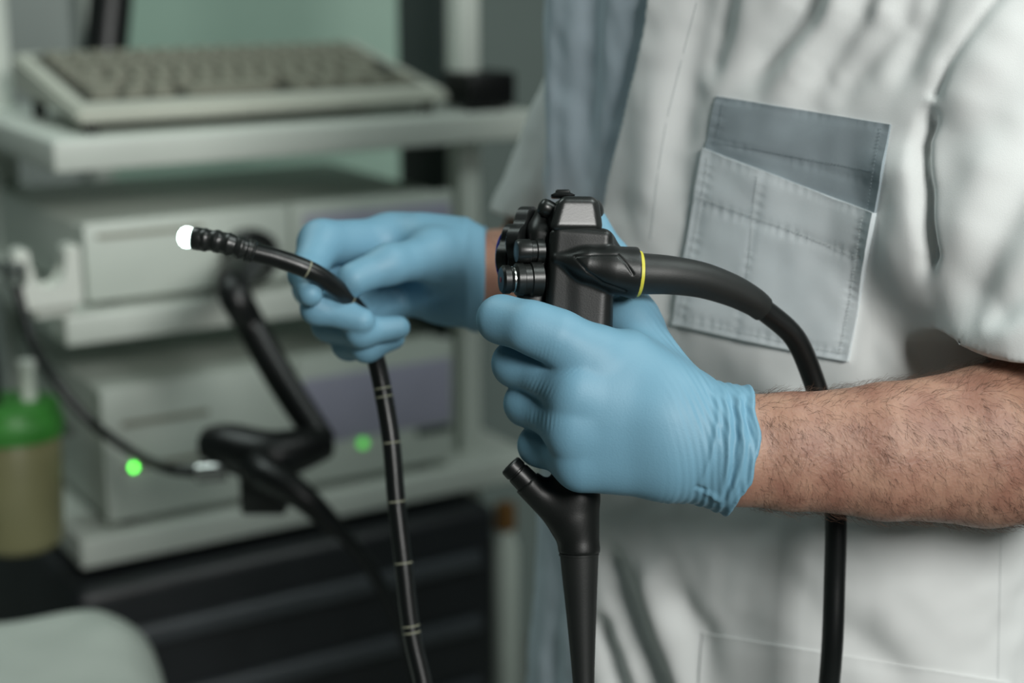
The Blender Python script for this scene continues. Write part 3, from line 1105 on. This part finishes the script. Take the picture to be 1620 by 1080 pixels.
# ------------------------------------------------------------------ equipment cart and what stands on it
AZ = math.radians(32.0)
CE1 = np.array([math.cos(AZ), math.sin(AZ), 0])
CE2 = np.array([-math.sin(AZ), math.cos(AZ), 0])
CO = at(83, 223, 1.62)
TOP = float(CO[2])
CB = np.array([CO[0], CO[1], 0.0])


def cw(a, b, c):
    return CB + a * CE1 + b * CE2 + np.array([0, 0, c])


def on_front(px, py, b):
    """Point of the vertical plane b metres behind the shelf fronts that lies on the sight line of a pixel."""
    d = at(px, py, 1.0) - CAM
    return CAM + d * (((CB + b * CE2 - CAM) @ CE2) / (d @ CE2))


def loc3(w):
    q = np.asarray(w) - CB
    return np.array([q @ CE1, q @ CE2, q[2]])


S2, S3, S4 = TOP - .183, TOP - .433, .36
cart = empty('equipment_cart', CB, AZ)
tag(cart, 'pale grey wheeled equipment cart with stacked shelves behind the gloved hand', 'cart')
DEP = .42
for c in (TOP, S2, S3, S4):
    box('shelf', (0, 0, c - .034), (.585, DEP, c), M['cart'], cart, .004, 3)
for a, b, m in ((.505, .045, M['cart']), (.03, DEP - .06, M['cart'])):
    box('post', (a, b, .08), (a + .030, b + .035, 1.75), m, cart, .005, 3)
box('rear_column', (.540, .16, .08), (.582, .27, 1.75), M['cart_dark'], cart, .005, 3)
for a, b in ((.05, .05), (.535, .05), (.05, DEP - .05), (.535, DEP - .05)):
    w = lathe('wheel', [(-.012, .030), (-.010, .036), (.010, .036), (.012, .030), (.012, 0)], (a, b, .036), (1, 0, 0), M['black'], cart)
    box('caster_fork', (a - .018, b - .012, .040), (a + .018, b + .012, .085), M['steel'], cart, .003)
box('cart_base', (0, 0, .08), (.585, DEP, .115), M['cart'], cart, .005, 3)

# keyboard: a wedge on feet with separate keys
kb = empty('keyboard', cw(.035, .025, TOP), AZ)
tag(kb, 'beige keyboard with dark grey keys on the top shelf of the cart', 'keyboard')
KW, KD = .445, .24
k_front, k_rear, k_foot = .026, .072, .012
bm = box_mesh((0, 0, k_foot), (KW, KD, .05), 0)
for v in bm.verts:
    if v.co.z > .03:
        v.co.z = k_front if v.co.y < .1 else k_rear
    elif v.co.y > .1:
        v.co.z = k_foot + .018
bmesh.ops.bevel(bm, geom=bm.edges[:], offset=.004, segments=2, affect='EDGES')
from_bm('keyboard_body', bm, M['keybody'], kb)
for x, y, t in ((.02, .02, k_foot + .004), (KW - .02, .02, k_foot + .004), (.02, KD - .03, k_foot + .021), (KW - .02, KD - .03, k_foot + .021)):
    lathe('foot', [(0, .008), (t, .008)], (x, y, 0), (0, 0, 1), M['black'], kb, sides=12)
slope = (k_rear - k_front) / KD
bm = box_mesh((.018, .030, -.003), (KW - .018, .224, .0008), 0)
for v in bm.verts:
    v.co.z += k_front + slope * v.co.y
from_bm('key_bed', bm, M['keybed'], kb, smooth=False)
kb_ang = math.atan(slope)
rows = [(15, 1.0), (15, 1.0), (15, 1.0), (14, 1.0), (10, 1.0)]
pitch = (KW - .05) / 15.5
key_mesh = {}
for j in range(6):
    y = .048 + j * .031
    x = .025
    widths = [1.0] * 15
    if j == 0:
        widths = [1.4, 1.2, 1.2, 5.2, 1.2, 1.2, 1.4, 1.2, 1.2]
    elif j == 1:
        widths = [2.1] + [1.0] * 10 + [2.1]
    elif j == 2:
        widths = [1.7] + [1.0] * 11 + [1.9]
    for wd in widths:
        if wd not in key_mesh:
            km = box_mesh((-wd * pitch * .40, -.0112, 0), (wd * pitch * .40, .0112, .009), 0)
            for v in km.verts:
                if v.co.z > .004:
                    v.co.x *= .86
                    v.co.y *= .84
            me = bpy.data.meshes.new('key')
            km.to_mesh(me)
            km.free()
            me.materials.append(M['key'])
            key_mesh[wd] = me
        o = build('key', None, None, None, kb, data=key_mesh[wd])
        o.location = (x + wd * pitch / 2, y, k_front + slope * y - .001)
        o.rotation_euler = (kb_ang, 0, 0)
        x += wd * pitch * 1.02

bl = empty('small_black_device', cw(.500, .012, TOP), AZ)
tag(bl, 'small black box on the right end of the keyboard shelf', 'device')
box('casing', (0, 0, .004), (.065, .07, .046), M['black'], bl, .004)
for x in (.012, .053):
    lathe('foot', [(0, .005), (.005, .005)], (x, .02, 0), (0, 0, 1), M['black'], bl, sides=10)
lathe('dial', [(0, .010), (.012, .009), (.013, 0)], (.072 - .008, .035, .030), (1, -.2, 0), M['steel'], bl, sides=20)

# video processor on the second shelf
vp = empty('video_processor', cw(.03, .012, S2), AZ)
tag(vp, 'pale grey flat processor unit with lilac front panel on the middle shelf', 'device')
box('casing', (0, .006, .010), (.445, .34, .088), M['device'], vp, .004)
box('front_panel', (-.002, -.002, .008), (.232, .008, .094), M['device'], vp, .004)
box('control_panel', (.235, -.001, .008), (.447, .008, .094), M['device'], vp, .004)
box('lilac_strip', (.250, -.0035, .024), (.440, .002, .080), M['lilac'], vp, .001)
for x, y in ((.03, .03), (.415, .03), (.03, .3), (.415, .3)):
    lathe('foot', [(0, .012), (.011, .012)], (x, y, 0), (0, 0, 1), M['black'], vp, sides=14)
lathe('socket', [(0, .024), (.006, .024), (.007, .019), (.002, .018), (.002, 0)], (.175, -.002, .046), (0, -1, 0), M['device'], vp, sides=28)
for k in range(4):
    box('button', (.268 + k * .034, -.006, .036), (.288 + k * .034, -.003, .046), M['device'], vp, .001)
bm = box_mesh((.012, -.0035, .076), (.13, -.0015, .081), 0)
from_bm('vent_slot', bm, M['key'], vp)

# light source on the third shelf
ls = empty('light_source', cw(.035, .008, S3), AZ)
tag(ls, 'tall pale grey light source with lit green lamp on the lower shelf', 'device')
box('casing', (0, .006, .012), (.435, .34, .160), M['device'], ls, .005)
box('front_panel', (-.002, -.002, .010), (.225, .008, .164), M['device'], ls, .005)
box('control_panel', (.228, -.002, .010), (.437, .008, .164), M['device'], ls, .005)
box('lilac_panel', (.236, -.0035, .060), (.432, .002, .140), M['lilac'], ls, .001)
for x, y in ((.03, .03), (.405, .03), (.03, .3), (.405, .3)):
    lathe('foot', [(0, .013), (.013, .013)], (x, y, 0), (0, 0, 1), M['black'], ls, sides=14)
q = loc3(on_front(210, 738, .008)) - np.array([.035, .008, S3])
lathe('lamp_led', [(0, .0034), (.002, .0034), (.003, .002), (.003, 0)], (q[0], -.002, q[2]), (0, -1, 0), M['led'], ls, sides=20)['label'] = 'lit green lamp'
q = loc3(on_front(572, 700, .008)) - np.array([.035, .008, S3])
lathe('lamp_led', [(0, .0055), (.002, .0055), (.003, .002), (.003, 0)], (q[0], -.003, q[2]), (0, -1, 0), M['led_dim'], ls, sides=20)
q = loc3(on_front(685, 678, .008)) - np.array([.035, .008, S3])
box('slot', (q[0] - .024, -.005, q[2] - .004), (q[0] + .024, -.001, q[2] + .004), M['cart_dark'], ls, .001)
for k in range(2):
    box('label_strip', (.02, -.0035, .118 - k * .05), (.12, -.0015, .124 - k * .05), M['key'], ls, .0005)

# white U-shaped scope rest beside the processor
hk = empty('scope_rest', cw(-.050, -.012, S2), AZ)
tag(hk, 'white U-shaped scope rest at the left end of the middle shelf', 'holder')
prof = [(0, .012), (.068, .012), (.068, .075), (.052, .075)]
for k in range(9):
    a = math.pi * k / 8
    prof.append((.034 + .018 * math.cos(a), .050 - .018 * math.sin(a)))
prof += [(.016, .075), (0, .075)]
V_ = [(x, y, z) for y in (0, .03) for x, z in prof]
n_ = len(prof)
F_ = [tuple(range(n_)), tuple(range(n_, 2 * n_))[::-1]] + [(k, (k + 1) % n_, (k + 1) % n_ + n_, k + n_) for k in range(n_)]
bm = bmesh.new()
vv_ = [bm.verts.new(v) for v in V_]
for f_ in F_:
    bm.faces.new([vv_[k] for k in f_])
bmesh.ops.bevel(bm, geom=[e for e in bm.edges], offset=.0025, segments=2, affect='EDGES')
from_bm('cradle', bm, M['white'], hk)
box('bracket', (.02, .012, .0), (.060, .040, .016), M['white'], hk, .002)

peg_w = on_front(24, 432, -.01)
pg = empty('hose_coupling', peg_w, AZ)
tag(pg, 'small steel hose coupling at the far left of the cart', 'coupling')
lathe('coupling_head', [(0, .010), (.003, .012), (.020, .012), (.024, .009), (.024, 0)], (0, 0, -.012), (0, 0, 1), M['steel'], pg)
tube('coupling_bracket', [(0, 0, -.004), (0, .06, -.004), (0, .20, -.012), (.02, .40, -.012), (.06, .41, -.012)], .006, M['steel'], pg, None, 12, 4)

# thin hose from the coupling to the scope connector
hp = [peg_w + np.array([0, 0, -.012]), on_front(36, 490, -.02), on_front(52, 545, -.04), on_front(88, 604, -.07), on_front(140, 664, -.09), on_front(205, 712, -.11), at(262, 740, 1.47), at(318, 747, 1.45)]
hose = tube('thin_hose', hp, .0052, M['tube_black'], None, hp[0], 16, 8)
tag(hose, 'thin black hose curving from the steel coupling to the connector', 'hose')

# video cable plugged into the processor
vc = empty('video_cable', on_front(352, 405, -.03))
tag(vc, 'thick black cable plugged into the front of the processor', 'cable')
VO = np.array(vc.location)
pc = cw(.205, .010, S2 + .046)
lathe('plug', [(0, .020), (.004, .027), (.018, .030), (.034, .030), (.040, .025), (.041, 0)], pc, -CE2, M['black'], vc, VO, 28)
pe = pc - CE2 * .034
tube('cable_lead', [pe, at(368, 448, 1.50), at(400, 520, 1.49), at(450, 608, 1.48), at(512, 702, 1.47)], [.018, .016, .0145, .0145, .0135], M['black'], vc, VO, 22, 8)

# suction canister hung at the left of the cart
cn_w = on_front(24, 740, .02)
cn = empty('suction_canister', (cn_w[0], cn_w[1], cn_w[2] - .085), AZ)
tag(cn, 'olive suction canister with a green lid hung left of the cart', 'canister')
lathe('canister_body', [(0, .040), (.006, .045), (.120, .050), (.124, .048)], (0, 0, 0), (0, 0, 1), M['canister'], cn, sides=36)
lathe('lid', [(.122, .050), (.124, .054), (.140, .054), (.144, .051), (.156, .049), (.158, .044), (.158, 0)], (0, 0, 0), (0, 0, 1), M['lid'], cn, sides=36)
for x in (-.018, .020):
    lathe('lid_port', [(.156, .009), (.190, .008), (.196, .0095), (.200, .0085), (.200, 0)], (x, 0, 0), (0, 0, 1), M['white'] if x > 0 else M['black'], cn, sides=16)
tube('canister_hose', [(-.018, 0, .19), (-.02, .004, .24), (-.03, .02, .30), (-.05, .06, .36)], .0085, M['tube_black'], cn, None, 14, 6)
box('hanger', (.030, .030, .100), (.075, .060, .112), M['steel'], cn, .002)

# black ribbed unit on the bottom shelf
bb = empty('black_unit', cw(-.02, -.03, S4), AZ)
tag(bb, 'large black ribbed unit standing on the bottom shelf of the cart', 'device')
BH = S3 - .034 - S4 - .012
box('casing', (0, 0, .008), (.533, .40, BH), M['black_box'], bb, .018, 4)
for k in range(4):
    z = BH - .065 - k * .085
    box('rib', (.03, -.010, z - .012), (.505, .004, z + .012), M['rib'], bb, .006, 3)
for x, y in ((.04, .04), (.5, .04), (.04, .36), (.5, .36)):
    lathe('foot', [(0, .014), (.010, .014)], (x, y, 0), (0, 0, 1), M['black'], bb, sides=14)

ab = empty('amber_bottle', on_front(799, 836, .025) * np.array([1, 1, 0]) + np.array([0, 0, S4]))
tag(ab, 'small amber bottle beside the black unit on the bottom shelf', 'bottle')
hb = float(on_front(799, 795, .025)[2]) - S4
lathe('bottle', [(0, .016), (.003, .018), (hb - .06, .018), (hb - .045, .013), (hb - .03, .012)], (0, 0, 0), (0, 0, 1), M['device'], ab, sides=24)
lathe('bottle_cap', [(hb - .034, .015), (hb - .002, .014), (hb, .011), (hb, 0)], (0, 0, 0), (0, 0, 1), M['amber'], ab, sides=20)

# dark slanting strut behind the keyboard
sa = empty('monitor_strut', cw(.10, DEP - .06, TOP), AZ)
tag(sa, 'black slanted monitor strut rising behind the keyboard', 'strut')
p0, p1 = at(166, 95, 2.02), at(190, -160, 2.02)
V0 = np.array(sa.location)
lw = np.array([[CE1 @ (p - V0), CE2 @ (p - V0), (p - V0)[2]] for p in (p0, p1)])
st = lw[0].copy()
st[2] = 0.0
tube('strut_arm', [lw[0] + (lw[0] - lw[1]) * .35, lw[0], lw[1]], [.027, .027, .027], M['black'], sa, None, 20, 1)
bs = lw[0] + (lw[0] - lw[1]) * .35
box('strut_base', (bs[0] - .04, bs[1] - .04, 0), (bs[0] + .04, bs[1] + .04, max(.012, bs[2] + .01)), M['black'], sa, .004)

# pale padded couch in the near left corner
cch = empty('examination_couch', at(-115, 1080, 1.30) * np.array([1, 1, 0]))
tag(cch, 'pale grey padded couch corner with a soft cover in front of the cart', 'couch')
ctop = float(at(0, 1045, 1.40)[2])


def pad_fn(p):
    return rbox(p, (0, 0, ctop - .07), (.20, .22, .07), .06, rotz(20))


V, Q = mesh_sdf(pad_fn, (-.34, -.34, ctop - .16), (.34, .34, ctop + .02), .008)
V = V + vnormals(V, Q) * (.004 * vnoise(V, 18, 3))[:, None]
build('padded_top', V, Q, M['cover'], cch)
lathe('pedestal', [(0, .16), (.02, .16), (.03, .05), (ctop - .16, .05), (ctop - .13, .10)], (0, 0, 0), (0, 0, 1), M['steel'], cch, sides=28)
